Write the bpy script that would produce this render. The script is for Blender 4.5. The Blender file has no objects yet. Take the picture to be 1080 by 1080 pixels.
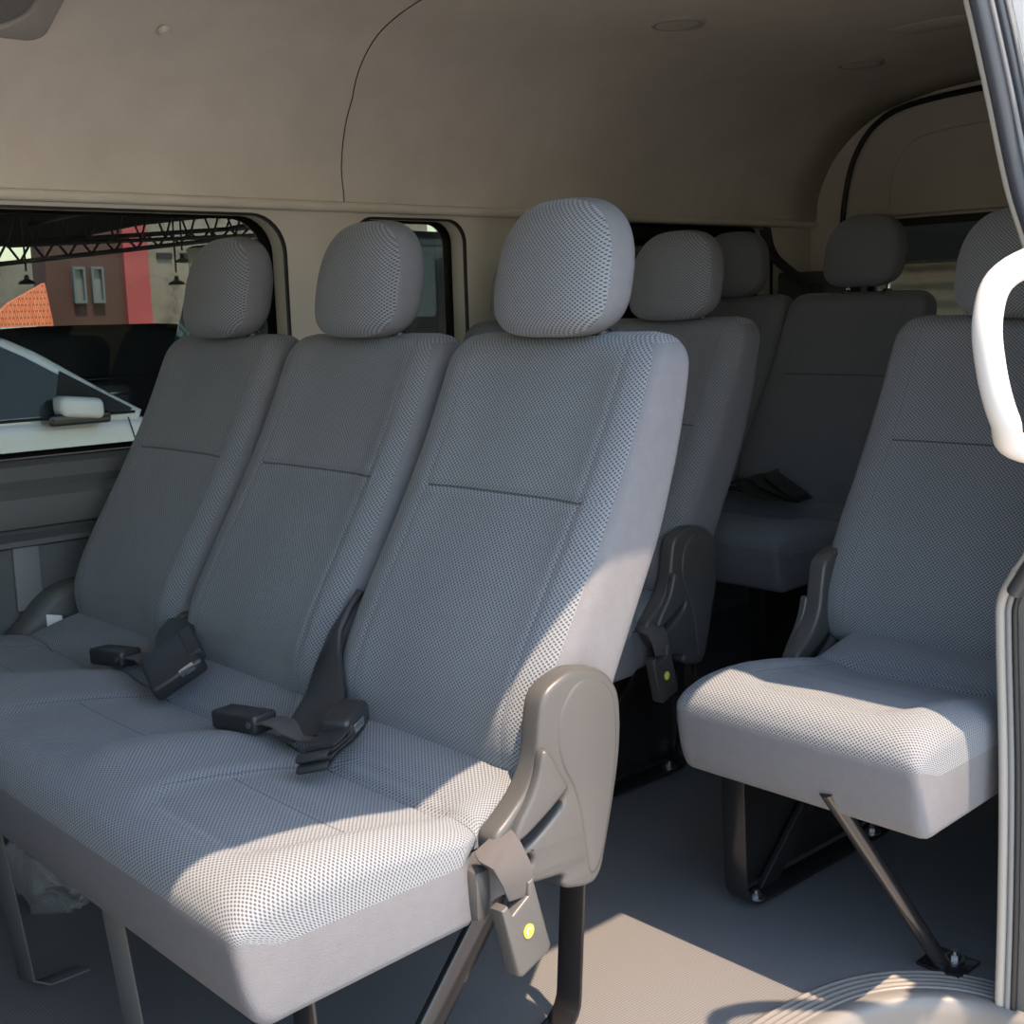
import bpy, bmesh, math, random
from mathutils import Vector, Matrix, noise
random.seed(7)
PI = math.pi
C = bpy.context.scene.collection
S = bpy.context.scene

# ------------------------------------------------------------------ helpers
def mesh_obj(name, verts, faces, mats, parent=None, uvs=None, fm=None, smooth=True, loc=(0, 0, 0)):
    me = bpy.data.meshes.new(name)
    me.from_pydata([tuple(v) for v in verts], [], faces)
    if not isinstance(mats, (list, tuple)): mats = [mats]
    for m in mats: me.materials.append(m)
    if fm:
        for p, i in zip(me.polygons, fm): p.material_index = i
    if smooth:
        for p in me.polygons: p.use_smooth = True
    if uvs:
        ul = me.uv_layers.new(name='UVMap')
        for l in me.loops: ul.data[l.index].uv = uvs[l.vertex_index]
    me.update()
    o = bpy.data.objects.new(name, me)
    o.location = loc
    C.objects.link(o)
    if parent: o.parent = parent
    return o

def sharp(o, deg=35):
    me = o.data
    bm = bmesh.new(); bm.from_mesh(me)
    for e in bm.edges:
        if len(e.link_faces) == 2 and e.calc_face_angle(0) > math.radians(deg): e.smooth = False
    for f in bm.faces: f.smooth = True
    bm.to_mesh(me); bm.free()
    return o

def bm_obj(name, bm, mats, parent=None, smooth=True, deg=35):
    bmesh.ops.recalc_face_normals(bm, faces=bm.faces)
    me = bpy.data.meshes.new(name)
    bm.to_mesh(me); bm.free()
    if not isinstance(mats, (list, tuple)): mats = [mats]
    for m in mats: me.materials.append(m)
    o = bpy.data.objects.new(name, me); C.objects.link(o)
    if parent: o.parent = parent
    if smooth: sharp(o, deg)
    return o

def add_box(bm, lo, hi, bev=0.0, M=None, seg=2):
    r = bmesh.ops.create_cube(bm, size=1)
    vs = r['verts']
    for v in vs:
        v.co = Vector([lo[i] + (v.co[i] + .5) * (hi[i] - lo[i]) for i in range(3)])
    fs = set(f for v in vs for f in v.link_faces)
    if bev > 0:
        es = list(set(e for v in vs for e in v.link_edges))
        rr = bmesh.ops.bevel(bm, geom=es, offset=bev, segments=seg, affect='EDGES', profile=.5)
        vs = list(set(v for f in rr['faces'] for v in f.verts) | set(v for v in vs if v.is_valid))
    if M is not None:
        for v in vs: v.co = M @ v.co
    return vs

def box(name, lo, hi, mat, parent=None, bev=0.0, M=None):
    bm = bmesh.new(); add_box(bm, lo, hi, bev, M)
    return bm_obj(name, bm, mat, parent)

def add_tube(bm, pts, r, n=10, cap=True):
    """round tube along pts, r number or list"""
    pts = [Vector(p) for p in pts]
    rs = r if isinstance(r, (list, tuple)) else [r] * len(pts)
    rings = []
    up = Vector((0.013, 0.021, 1))
    prev = None
    for i, p in enumerate(pts):
        t = (pts[min(i + 1, len(pts) - 1)] - pts[max(i - 1, 0)]).normalized()
        if prev is None:
            a = t.cross(up)
            if a.length < .1: a = t.cross(Vector((1, 0, 0)))
            a.normalize()
        else:
            a = (prev - t * prev.dot(t)).normalized()
        prev = a
        b = t.cross(a)
        rings.append([bm.verts.new(p + (a * math.cos(2 * PI * k / n) + b * math.sin(2 * PI * k / n)) * rs[i]) for k in range(n)])
    for i in range(len(rings) - 1):
        for k in range(n):
            bm.faces.new((rings[i][k], rings[i][(k + 1) % n], rings[i + 1][(k + 1) % n], rings[i + 1][k]))
    if cap:
        bm.faces.new(rings[0][::-1]); bm.faces.new(rings[-1])

def tube(name, pts, r, mat, parent=None, n=10):
    bm = bmesh.new(); add_tube(bm, pts, r, n)
    return bm_obj(name, bm, mat, parent, deg=50)

def add_strip(bm, pts, sides, th):
    """flat strap: centre pts, half-width vectors 'sides', thickness th"""
    rings = []
    n = len(pts)
    for i in range(n):
        p = Vector(pts[i]); s = Vector(sides[i] if isinstance(sides[0], (list, tuple, Vector)) else sides)
        t = (Vector(pts[min(i + 1, n - 1)]) - Vector(pts[max(i - 1, 0)])).normalized()
        nn = t.cross(s).normalized() * th * .5
        rings.append([bm.verts.new(p - s - nn * .6), bm.verts.new(p - s * .9 - nn), bm.verts.new(p + s * .9 - nn), bm.verts.new(p + s - nn * .6),
                      bm.verts.new(p + s + nn * .6), bm.verts.new(p + s * .9 + nn), bm.verts.new(p - s * .9 + nn), bm.verts.new(p - s + nn * .6)])
    for i in range(n - 1):
        for k in range(8):
            bm.faces.new((rings[i][k], rings[i][(k + 1) % 8], rings[i + 1][(k + 1) % 8], rings[i + 1][k]))
    bm.faces.new(rings[0][::-1]); bm.faces.new(rings[-1])

def strip(name, pts, sides, th, mat, parent=None):
    bm = bmesh.new(); add_strip(bm, pts, sides, th)
    return bm_obj(name, bm, mat, parent, deg=50)

def crv(pts, n=8, closed=False):
    """Catmull-Rom resample of a list of tuples"""
    P = [Vector(p) for p in pts]; out = []
    m = len(P)
    rng = range(m) if closed else range(m - 1)
    for i in rng:
        if closed: p0, p1, p2, p3 = P[(i - 1) % m], P[i], P[(i + 1) % m], P[(i + 2) % m]
        else: p0, p1, p2, p3 = P[max(i - 1, 0)], P[i], P[i + 1], P[min(i + 2, m - 1)]
        for k in range(n):
            t = k / n
            out.append(.5 * ((2 * p1) + (-p0 + p2) * t + (2 * p0 - 5 * p1 + 4 * p2 - p3) * t * t + (-p0 + 3 * p1 - 3 * p2 + p3) * t ** 3))
    if not closed: out.append(P[-1])
    return out

def plate(name, outer, holes, thick, mat, mapf, parent=None, bevel=0.0, res=2):
    """2-D outline with holes, extruded; local (a,b,c) -> mapf"""
    cu = bpy.data.curves.new('tmp', 'CURVE'); cu.dimensions = '2D'; cu.fill_mode = 'BOTH'
    for poly in [outer] + list(holes):
        sp = cu.splines.new('POLY'); sp.points.add(len(poly) - 1)
        for q, p in zip(sp.points, poly): q.co = (p[0], p[1], 0, 1)
        sp.use_cyclic_u = True
    cu.extrude = max(thick / 2 - bevel, 0.0001); cu.bevel_depth = bevel; cu.bevel_resolution = res
    if bevel: cu.offset = -bevel
    o = bpy.data.objects.new('tmp', cu); C.objects.link(o)
    bpy.context.view_layer.update()
    me = bpy.data.meshes.new_from_object(o.evaluated_get(bpy.context.evaluated_depsgraph_get()))
    bpy.data.objects.remove(o); bpy.data.curves.remove(cu)
    bm = bmesh.new(); bm.from_mesh(me); bpy.data.meshes.remove(me)
    bmesh.ops.remove_doubles(bm, verts=bm.verts, dist=1e-5)
    for v in bm.verts: v.co = Vector(mapf(v.co.x, v.co.y, v.co.z))
    for f in bm.faces: f.material_index = 0
    return bm_obj(name, bm, mat, parent, deg=40)

def rrect(x0, y0, x1, y1, r, n=8):
    rs = r if isinstance(r, (list, tuple)) else [r] * 4   # order: (x1,y1),(x0,y1),(x0,y0),(x1,y0)
    out = []
    for (cx, cy, sx, sy, a0, rr) in ((x1, y1, -1, -1, 0, rs[0]), (x0, y1, 1, -1, 90, rs[1]), (x0, y0, 1, 1, 180, rs[2]), (x1, y0, -1, 1, 270, rs[3])):
        for k in range(n + 1):
            a = math.radians(a0 + 90 * k / n)
            out.append((cx + sx * rr + rr * math.cos(a), cy + sy * rr + rr * math.sin(a)))
    return out

def circle(cx, cy, r, n=24): return [(cx + r * math.cos(2 * PI * k / n), cy + r * math.sin(2 * PI * k / n)) for k in range(n)]

def thing(name, label, cat, loc=(0, 0, 0), group=None):
    o = bpy.data.objects.new(name, None); C.objects.link(o); o.location = loc
    o.empty_display_size = .05
    return tag(o, label, cat, group)

def tag(o, label, cat, group=None, kind=None):
    o['label'] = label; o['category'] = cat
    if group: o['group'] = group
    if kind: o['kind'] = kind
    return o

def struct(o, label=None):
    o['kind'] = 'structure'
    if label: o['label'] = label
    return o

def lerp(a, b, t): return a + (b - a) * t
def interp(tab, x):
    if x <= tab[0][0]: return tab[0][1:]
    for a, b in zip(tab, tab[1:]):
        if x <= b[0]:
            t = (x - a[0]) / (b[0] - a[0])
            return tuple(lerp(p, q, t) for p, q in zip(a[1:], b[1:]))
    return tab[-1][1:]

# ------------------------------------------------------------------ materials
class NT:
    def __init__(s, name):
        s.m = bpy.data.materials.new(name); s.m.use_nodes = True
        s.t = s.m.node_tree; s.t.nodes.clear()
        s.out = s.n('ShaderNodeOutputMaterial')
    def n(s, typ, **kw):
        nd = s.t.nodes.new(typ)
        for k, v in kw.items():
            if k in nd.inputs: nd.inputs[k].default_value = v
            else: setattr(nd, k, v)
        return nd
    def l(s, a, b): s.t.links.new(a, b)
    def math(s, op, a, b=None, c=None):
        nd = s.t.nodes.new('ShaderNodeMath'); nd.operation = op
        for i, v in enumerate((a, b, c)):
            if v is None: continue
            if isinstance(v, (int, float)): nd.inputs[i].default_value = v
            else: s.l(v, nd.inputs[i])
        return nd.outputs[0]

def setp(b, **kw):
    for k, v in kw.items():
        b.inputs[k.replace('_', ' ')].default_value = v

def plain(name, col, rough=.5, metal=0, spec=.5, bump=0, bscale=400, var=0, vscale=4, coat=0):
    t = NT(name)
    b = t.n('ShaderNodeBsdfPrincipled')
    setp(b, Base_Color=(*col, 1), Roughness=rough, Metallic=metal, Specular_IOR_Level=spec, Coat_Weight=coat)
    t.l(b.outputs[0], t.out.inputs[0])
    if bump or var:
        tc = t.n('ShaderNodeTexCoord')
    if bump:
        nz = t.n('ShaderNodeTexNoise', Scale=bscale, Detail=3.0)
        t.l(tc.outputs['Object'], nz.inputs['Vector'])
        bp = t.n('ShaderNodeBump', Strength=bump, Distance=.002)
        t.l(nz.outputs[0], bp.inputs['Height']); t.l(bp.outputs[0], b.inputs['Normal'])
    if var:
        nz2 = t.n('ShaderNodeTexNoise', Scale=vscale, Detail=5.0, Roughness=.6)
        t.l(tc.outputs['Object'], nz2.inputs['Vector'])
        mr = t.n('ShaderNodeMapRange'); setp(mr, From_Min=.3, From_Max=.7, To_Min=1 - var, To_Max=1 + var)
        t.l(nz2.outputs[0], mr.inputs[0])
        mx = t.n('ShaderNodeVectorMath', operation='SCALE'); mx.inputs[0].default_value = col
        t.l(mr.outputs[0], mx.inputs['Scale']); t.l(mx.outputs[0], b.inputs['Base Color'])
    return t.m

def knit(name, dark, light, hs=(), vs=(), a=.0070, b_=.0056, vk=.6):
    """raised-dot knit in UV metres; hs: (v0,u0,u1) stitched seams, vs: (u0,v0,v1)"""
    t = NT(name)
    bs = t.n('ShaderNodeBsdfPrincipled'); setp(bs, Roughness=.85, Specular_IOR_Level=.25, Sheen_Weight=.12, Sheen_Roughness=.5)
    t.l(bs.outputs[0], t.out.inputs[0])
    uv = t.n('ShaderNodeUVMap'); sp = t.n('ShaderNodeSeparateXYZ'); t.l(uv.outputs[0], sp.inputs[0])
    u, v = sp.outputs[0], sp.outputs[1]
    su = t.math('SINE', t.math('MULTIPLY', u, 2 * PI / a)); sv = t.math('SINE', t.math('MULTIPLY', v, 2 * PI / b_))
    h = t.math('MULTIPLY', su, sv)
    h01 = t.math('ADD', t.math('MULTIPLY', h, .5), .5)
    mr = t.n('ShaderNodeMapRange', interpolation_type='SMOOTHSTEP'); setp(mr, From_Min=.18, From_Max=.56, To_Min=0, To_Max=1); t.l(h01, mr.inputs[0])
    mix = t.n('ShaderNodeMix', data_type='RGBA'); mix.inputs[6].default_value = (*dark, 1); mix.inputs[7].default_value = (*light, 1)
    t.l(mr.outputs[0], mix.inputs[0])
    col = mix.outputs[2]
    seam = None
    for (v0, u0, u1) in hs:
        d = t.math('ABSOLUTE', t.math('SUBTRACT', v, v0))
        m = t.math('MULTIPLY', t.math('LESS_THAN', d, .0014), t.math('MULTIPLY', t.math('GREATER_THAN', u, u0), t.math('LESS_THAN', u, u1)))
        seam = m if seam is None else t.math('MAXIMUM', seam, m)
    for (u0, v0, v1) in vs:
        d = t.math('ABSOLUTE', t.math('SUBTRACT', u, u0))
        m = t.math('MULTIPLY', t.math('LESS_THAN', d, .0010), t.math('MULTIPLY', t.math('MULTIPLY', t.math('GREATER_THAN', v, v0), t.math('LESS_THAN', v, v1)), vk))
        seam = m if seam is None else t.math('MAXIMUM', seam, m)
    hh = mr.outputs[0]
    if seam is not None:
        m2 = t.n('ShaderNodeMix', data_type='RGBA'); t.l(t.math('MULTIPLY', seam, .65), m2.inputs[0]); t.l(col, m2.inputs[6])
        m2.inputs[7].default_value = (.012, .013, .014, 1); col = m2.outputs[2]
        hh = t.math('SUBTRACT', hh, t.math('MULTIPLY', seam, 1.5))
    t.l(col, bs.inputs['Base Color'])
    bp = t.n('ShaderNodeBump', Strength=.55, Distance=.0012); t.l(hh, bp.inputs['Height']); t.l(bp.outputs[0], bs.inputs['Normal'])
    return t.m

KD, KL = (.060, .066, .072), (.200, .220, .240)
M = {}
M['knit_back'] = knit('knit_back', KD, KL, hs=[(.328, -.152, .158)], vs=[(-.152, .02, .60), (.158, .02, .60)], vk=.35)
M['knit_head'] = knit('knit_head', KD, KL)
M['knit_flat'] = knit('knit_flat', KD, KL)
M['jersey'] = plain('jersey', (.155, .158, .168), .9, spec=.2, bump=.5, bscale=900, var=.04, vscale=60)
M['plastic'] = plain('grey_plastic', (.064, .064, .062), .36, bump=.12, bscale=1200)
M['black_plastic'] = plain('black_plastic', (.022, .023, .024), .38, bump=.08, bscale=900)
M['webbing'] = plain('webbing', (.085, .08, .078), .8, bump=.8, bscale=1500)
M['sheath'] = plain('sheath', (.024, .026, .028), .45)
M['black_steel'] = plain('black_steel', (.012, .012, .013), .22, spec=.6)
M['chrome'] = plain('chrome', (.8, .8, .8), .15, metal=1)
M['bolt'] = plain('bolt_steel', (.3, .3, .3), .35, metal=1)
M['headliner'] = plain('headliner', (.65, .62, .54), .95, spec=.1, bump=.35, bscale=500, var=.045, vscale=9)
M['wall_trim'] = plain('wall_trim', (.60, .575, .50), .75, bump=.1, bscale=600)
M['dark_trim'] = plain('dark_trim', (.085, .09, .088), .6, bump=.2, bscale=900)
M['grey_trim'] = plain('grey_trim', (.17, .175, .175), .6, bump=.2, bscale=900)
M['rubber'] = plain('rubber', (.035, .04, .048), .38)
M['seal_line'] = plain('seal_line', (.012, .012, .012), .5)
M['white_paint'] = plain('white_paint', (.8, .81, .82), .2, coat=.6)
M['pillar_trim'] = plain('pillar_trim', (.33, .32, .29), .6, bump=.1, bscale=700)
M['handle'] = plain('handle_white', (.50, .49, .46), .35)
M['sill'] = plain('sill_plastic', (.16, .155, .145), .38)
M['step_metal'] = plain('step_paint', (.42, .39, .32), .35)
M['yellow'] = plain('yellow_sticker', (.75, .78, .06), .5)
M['white'] = plain('white_label', (.85, .85, .83), .5)
M['concrete'] = plain('concrete', (.29, .275, .235), .9, var=.25, vscale=1.5, bump=.2, bscale=40)
M['ground'] = plain('ground', (.40, .385, .36), .9, var=.12, vscale=1.2)

def floor_mat():
    t = NT('vinyl_floor')
    b = t.n('ShaderNodeBsdfPrincipled'); setp(b, Roughness=.5, Specular_IOR_Level=.35)
    t.l(b.outputs[0], t.out.inputs[0])
    tc = t.n('ShaderNodeTexCoord'); sp = t.n('ShaderNodeSeparateXYZ'); t.l(tc.outputs['Object'], sp.inputs[0])
    k = 2 * PI / .0095
    h = t.math('MULTIPLY', t.math('SINE', t.math('MULTIPLY', sp.outputs[0], k)), t.math('SINE', t.math('MULTIPLY', sp.outputs[1], k)))
    h = t.math('ABSOLUTE', h)
    mix = t.n('ShaderNodeMix', data_type='RGBA'); mix.inputs[6].default_value = (.095, .098, .102, 1); mix.inputs[7].default_value = (.175, .176, .175, 1)
    t.l(h, mix.inputs[0]); t.l(mix.outputs[2], b.inputs['Base Color'])
    bp = t.n('ShaderNodeBump', Strength=.4, Distance=.001); t.l(h, bp.inputs['Height']); t.l(bp.outputs[0], b.inputs['Normal'])
    return t.m
M['floor'] = floor_mat()

def glass_mat(name, tint, refl=1.0):
    t = NT(name)
    tr = t.n('ShaderNodeBsdfTransparent'); tr.inputs[0].default_value = (*tint, 1)
    gl = t.n('ShaderNodeBsdfGlossy'); gl.inputs['Roughness'].default_value = .02
    fr = t.n('ShaderNodeFresnel'); fr.inputs[0].default_value = 1.45
    mx = t.n('ShaderNodeMixShader'); t.l(t.math('MULTIPLY', fr.outputs[0], refl), mx.inputs[0])
    t.l(tr.outputs[0], mx.inputs[1]); t.l(gl.outputs[0], mx.inputs[2]); t.l(mx.outputs[0], t.out.inputs[0])
    return t.m
M['glass'] = glass_mat('window_glass', (.50, .53, .50))
M['rear_glass'] = glass_mat('rear_glass', (.30, .31, .29))
M['dark_glass'] = glass_mat('privacy_glass', (.08, .085, .08))

# ------------------------------------------------------------------ seat parts (row-1 aisle seat frame: x=0 is seat centre; y,z are van metres)
XC = -1.263
PROF = [  # z, front y, back y, half width
    (.395, .998, 1.100, .198), (.43, .985, 1.120, .208), (.47, .980, 1.140, .214), (.52, .993, 1.160, .217), (.60, 1.040, 1.200, .218), (.70, 1.102, 1.254, .2165),
    (.80, 1.160, 1.288, .215), (.88, 1.199, 1.308, .213), (.935, 1.224, 1.316, .211), (.962, 1.237, 1.312, .208)]
def spow(c, p): return math.copysign(abs(c) ** p, c)

def backrest_mesh():
    NR, NK = 120, 128
    verts, uvs, faces, fm = [], [], [], []
    z0, z1 = PROF[0][0], PROF[-1][0]
    rows = []
    for j in range(NR + 1):
        s = j / NR
        # cosine bunching near ends
        zz = z0 + (z1 - z0) * (.5 - .5 * math.cos(PI * s)) if False else z0 + (z1 - z0) * s
        yf, yb, w = interp(PROF, zz)
        # smooth table
        yf = sum(interp(PROF, zz + d)[0] for d in (-.03, -.015, 0, .015, .03)) / 5
        yb = sum(interp(PROF, zz + d)[1] for d in (-.03, -.015, 0, .015, .03)) / 5
        w = sum(interp(PROF, zz + d)[2] for d in (-.03, -.015, 0, .015, .03)) / 5
        # end rounding: top radius in depth .04, in width .055 ; bottom .04
        def rnd(d, r):
            if d >= r: return 0
            return r - math.sqrt(max(r * r - (r - d) ** 2, 0))
        dt, db = z1 - zz, zz - z0
        wi = rnd(dt, .045) + rnd(db, .035)
        di = rnd(dt, .034) + rnd(db, .035)
        rows.append((zz, yf + di, yb - di * .8, w - wi))
    for j, (zz, yf, yb, w) in enumerate(rows):
        cy, hy = (yf + yb) / 2, (yb - yf) / 2
        mid = min(1, max(0, (zz - z0) / .09)) * min(1, max(0, (z1 - zz) / .06)); mid = mid * mid * (3 - 2 * mid)
        for k in range(NK):
            a = 2 * PI * k / NK
            # denser front: superellipse
            ca, sa = math.cos(a), math.sin(a)
            x = w * spow(ca, .42); n = -hy * spow(sa, .40)     # sa>0 -> front (-y)
            if n < 0:
                fr = min(1, -n / (hy + 1e-6))
                ux = x / .215
                n += mid * fr * (.017 * math.exp(-(abs(ux) / .66) ** 6) - .004)      # flat centre between side bolsters
                # lumbar puff below the seam
                n -= mid * fr * .010 * math.exp(-(ux / .6) ** 4) * math.exp(-((zz - .60) / .09) ** 2)
                # seam grooves
                n += fr * .0045 * math.exp(-((zz - .748) / .0045) ** 2) * (1 if -.152 < x < .158 else 0)
                n += mid * fr * .0025 * (math.exp(-((x + .152) / .004) ** 2) + math.exp(-((x - .158) / .004) ** 2))
            verts.append((x, cy + n, zz))
            uvs.append((x, (zz - .42)))
    R = len(rows)
    for j in range(R):
        q = NK // 4
        for sgn in (1, -1):
            acc = 0; prev = verts[j * NK + q]
            uvs[j * NK + q] = (prev[0], uvs[j * NK + q][1])
            for st in range(1, NK // 2 + 1):
                kk = (q - sgn * st) % NK
                v = verts[j * NK + kk]
                acc += math.dist(v[:2], prev[:2]); prev = v
                if not (st == NK // 2 and sgn == -1): uvs[j * NK + kk] = (sgn * acc, uvs[j * NK + kk][1])
    for j in range(R - 1):
        for k in range(NK):
            k2 = (k + 1) % NK
            faces.append((j * NK + k, j * NK + k2, (j + 1) * NK + k2, (j + 1) * NK + k))
            am = 2 * PI * (k + .5) / NK
            zm = (rows[j][0] + rows[j + 1][0]) / 2
            ca, sa = math.cos(am), math.sin(am)
            front = sa > 0 and (abs(ca) < .88 or sa > .50)
            top = zm > .950 and sa > -.3
            fm.append(0 if (front or top) else 1)
    # caps
    faces.append(tuple(range(NK - 1, -1, -1))); fm.append(1)
    faces.append(tuple((R - 1) * NK + k for k in range(NK))); fm.append(0)
    return verts, faces, uvs, fm

BV = backrest_mesh()
_cache = {}
def make_backrest(parent, dx, dy, dz):
    if 'back' not in _cache:
        o = mesh_obj('backrest', BV[0], BV[1], [M['knit_back'], M['jersey']], parent, BV[2], BV[3])
        sharp(o, 50); _cache['back'] = o
        piping = seam_cord()
        o2 = o
    else:
        o2 = _cache['back'].copy(); C.objects.link(o2)
        o2.parent = parent
    o2.location = (dx, dy, dz)
    return o2
def seam_cord(): return None

def headrest_mesh():
    a, b = .1125, .060
    NT_, NK = 44, 112
    verts, uvs, faces, fm, ts = [], [], [], [], []
    for j in range(NT_ + 1):
        t = -math.cos(PI * (.012 + .976 * j / NT_))
        p = 3.3 if t < 0 else 2.4
        sc = (1 - abs(t) ** p) ** (1 / p)
        ts.append(t)
        for k in range(NK):
            th = 2 * PI * k / NK
            c, sn = math.cos(th), math.sin(th)
            if sn >= 0: x = a * spow(c, .72); z = .112 * spow(sn, .84)
            else: x = a * spow(c, .56); z = .077 * spow(sn, .56)
            # slightly narrower at the foot
            if z < 0: x *= 1 - .05 * (z / .077) ** 2
            x *= sc; z = z * sc
            y = b * t
            y += max(0, -t) * (.012 * (x / a) ** 2 + .004 * (z / .1) ** 2)
            zz = z - .018
            verts.append((x, y + .20 * zz, zz)); uvs.append((x, zz) if t < 0 else (x, zz))
    for j in range(NT_):
        for k in range(NK):
            k2 = (k + 1) % NK
            faces.append((j * NK + k, j * NK + k2, (j + 1) * NK + k2, (j + 1) * NK + k))
            fm.append(0 if ts[j] < -.50 else 1)
    faces.append(tuple(range(NK - 1, -1, -1))); fm.append(0)
    faces.append(tuple(NT_ * NK + k for k in range(NK))); fm.append(1)
    return verts, faces, uvs, fm
HM = headrest_mesh()
def make_headrest(parent, dx, dy, dz, lift=0):
    if 'head' not in _cache:
        o = mesh_obj('headrest', HM[0], HM[1], [M['knit_head'], M['jersey']], parent, HM[2], HM[3])
        _cache['head'] = o
        bm = bmesh.new(); add_tube(bm, [(0, 0, -.03), (0, .006, .04)], .0062, 12)
        p = bm_obj('headrest_post', bm, M['chrome'], o); _cache['post'] = p
        bm = bmesh.new(); add_tube(bm, [(0, 0, 0), (0, 0, .006), (0, 0, .010)], [.0135, .0135, .009], 16)
        q = bm_obj('post_collar', bm, M['black_plastic'], o); _cache['collar'] = q
        ps = [p, p.copy()]; qs = [q, q.copy()]
        C.objects.link(ps[1]); C.objects.link(qs[1])
    else:
        o = _cache['head'].copy(); C.objects.link(o); o.parent = parent
        ps = [_cache['post'].copy() for _ in (0, 1)]; qs = [_cache['collar'].copy() for _ in (0, 1)]
        for x in ps + qs: C.objects.link(x)
    o.location = (dx + .020, dy + 1.256, dz + 1.051 + lift)
    for s, x, y in zip((-1, 1), ps, qs):
        x.parent = o; y.parent = o
        x.location = (s * .062, .010, -.101 - (.01 if lift else 0)); y.location = (s * .062, .008, -.093 - lift)
    return o

# cushion -----------------------------------------------------------
CP = [(1.02, .300), (.80, .294), (.64, .289), (.594, .290), (.576, .316), (.566, .360), (.563, .392), (.566, .410), (.580, .427), (.612, .439), (.66, .443), (.72, .439), (.80, .426),
      (.86, .413), (.893, .409), (.925, .417), (.965, .428), (1.01, .436), (1.06, .43), (1.075, .39), (1.06, .33)]
def cushion(parent, x0, x1, centers, dy=0, dz=0, name='seat_cushion'):
    prof = crv([(p[0], p[1], 0) for p in CP], 7)
    arc = [0]
    for a, b in zip(prof, prof[1:]): arc.append(arc[-1] + (b - a).length)
    seam_i = min(range(len(prof)), key=lambda i: abs(prof[i].y - .392) + (0 if prof[i].x < .6 else 9))
    NX = int((x1 - x0) / .0075)
    xs = [x0 + (x1 - x0) * i / NX for i in range(NX + 1)]
    xs = [x0, x0 + .0015, x0 + .004] + xs[1:-1] + [x1 - .004, x1 - .0015, x1]
    verts, uvs, faces, fm = [], [], [], []
    P = len(prof)
    def dropf(x):
        d = min(x - x0, x1 - x); r = .055
        return 0 if d >= r else (1 - math.sqrt(max(0, 1 - ((r - d) / r) ** 2)))
    us = [0]
    for xa, xb in zip(xs, xs[1:]): us.append(us[-1] + math.hypot(xb - xa, .03 * (dropf(xb) - dropf(xa))))
    uc = min(range(len(xs)), key=lambda i: abs(xs[i] - centers[-1])); uo = us[uc] - (xs[uc] - centers[-1])
    for xi, x in enumerate(xs):
        d = min(x - x0, x1 - x)
        r = .055
        drop = 0 if d >= r else (1 - math.sqrt(max(0, 1 - ((r - d) / r) ** 2)))
        rs = .014
        ins = 0 if d >= rs else rs * (1 - math.sqrt(max(0, 1 - ((rs - d) / rs) ** 2)))
        for i, p in enumerate(prof):
            y, z = p.x, p.y
            if z > .385: z = z - drop * (z - .385) * .60
            # grooves between the places and around the flat centre panel of each place
            if p.y > .405 and y < .95 and .58 < y:
                g = 0
                wy = max(0, min(1, (y - .60) / .05)) * max(0, min(1, (.955 - y) / .04))
                for c0, c1 in zip(centers, centers[1:]):
                    m = (c0 + c1) / 2
                    g -= .010 * math.exp(-((x - m) / .055) ** 2) * wy * -1
                for c in centers:
                    u = (x - c - .035) / .130
                    if abs(u) < 1.4:
                        e = abs(u) ** 6 + (abs(y - .775) / .150) ** 4
                        g -= .0045 * math.exp(-(abs(e - 1) / .5) ** 2)
                        if e < 1: g -= .0045 * math.exp(-((y - .760) / .006) ** 2)
                        g -= .010 * max(0, 1 - e)**.5 if e < 1 else 0
                z += g
            # crease at the foot of the rear strip
            if y < .95: z -= .007 * math.exp(-((y - .895) / .006) ** 2) * (1 if p.y > .40 else 0)
            # gentle bulge
            cy = .82; yy = y + (cy - y) * ins / .3
            zz = z + (.40 - z) * ins / .12
            # stitched edge above the plain band
            tk = max(0, min(1, (y - .865) / .045)) * max(0, 1 - d / .07) * .026
            verts.append((x + (tk if x - x0 < x1 - x else -tk), yy + dy, zz + dz)); uvs.append((us[xi] - uo, arc[i]))
    for i in range(len(xs) - 1):
        for j in range(P - 1):
            faces.append((i * P + j, i * P + j + 1, (i + 1) * P + j + 1, (i + 1) * P + j))
            zm = (prof[j].y + prof[j + 1].y) / 2
            fm.append(0 if (zm > .392 and j > seam_i - 2) else 1)
        faces.append((i * P + P - 1, i * P, (i + 1) * P, (i + 1) * P + P - 1)); fm.append(1)
    # end panels: fan strips between profile and a mid spine
    for e, base in ((0, 0), (1, (len(xs) - 1) * P)):
        xx = xs[-1] if e else xs[0]
        mids = []
        for j in range(P):
            v = verts[base + j]
            mids.append(len(verts))
            yy = .60 + (v[1] - dy - .56) * .84
            verts.append((v[0] + (.001 if e else -.001), yy + dy, .375 + dz)); dd = abs(v[2] - dz - .375); uvs.append((uvs[base + j][0] + (dd if e else -dd), uvs[base + j][1]))
        for j in range(P - 1):
            f = (base + j, base + j + 1, mids[j + 1], mids[j])
            faces.append(f if not e else f[::-1])
            fm.append(0 if (prof[j].y + prof[j + 1].y) / 2 > .392 else 1)
    hs = []
    def av(y, lo=.405):
        i = min((k for k in range(P) if prof[k].y > lo), key=lambda k: abs(prof[k].x - y)); return arc[i]
    key = 'cush%d' % len(centers)
    if key not in M:
        off = [c - centers[-1] for c in centers]
        hs = [(av(.760), o - .090, o + .160) for o in off] + [(av(.895), off[0] - .25, off[-1] + .25)]
        vsx = []
        for o in off: vsx += [(o - .095, av(.66), av(.88)), (o + .165, av(.66), av(.88))]
        M[key] = knit('knit_cushion_%d' % len(centers), KD, KL, hs=hs, vs=vsx)
    o = mesh_obj(name, verts, faces, [M[key], M['jersey']], parent, uvs, fm)
    bm = bmesh.new(); bm.from_mesh(o.data); bmesh.ops.recalc_face_normals(bm, faces=bm.faces); bm.to_mesh(o.data); bm.free()
    sharp(o, 45)
    return o

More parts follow.
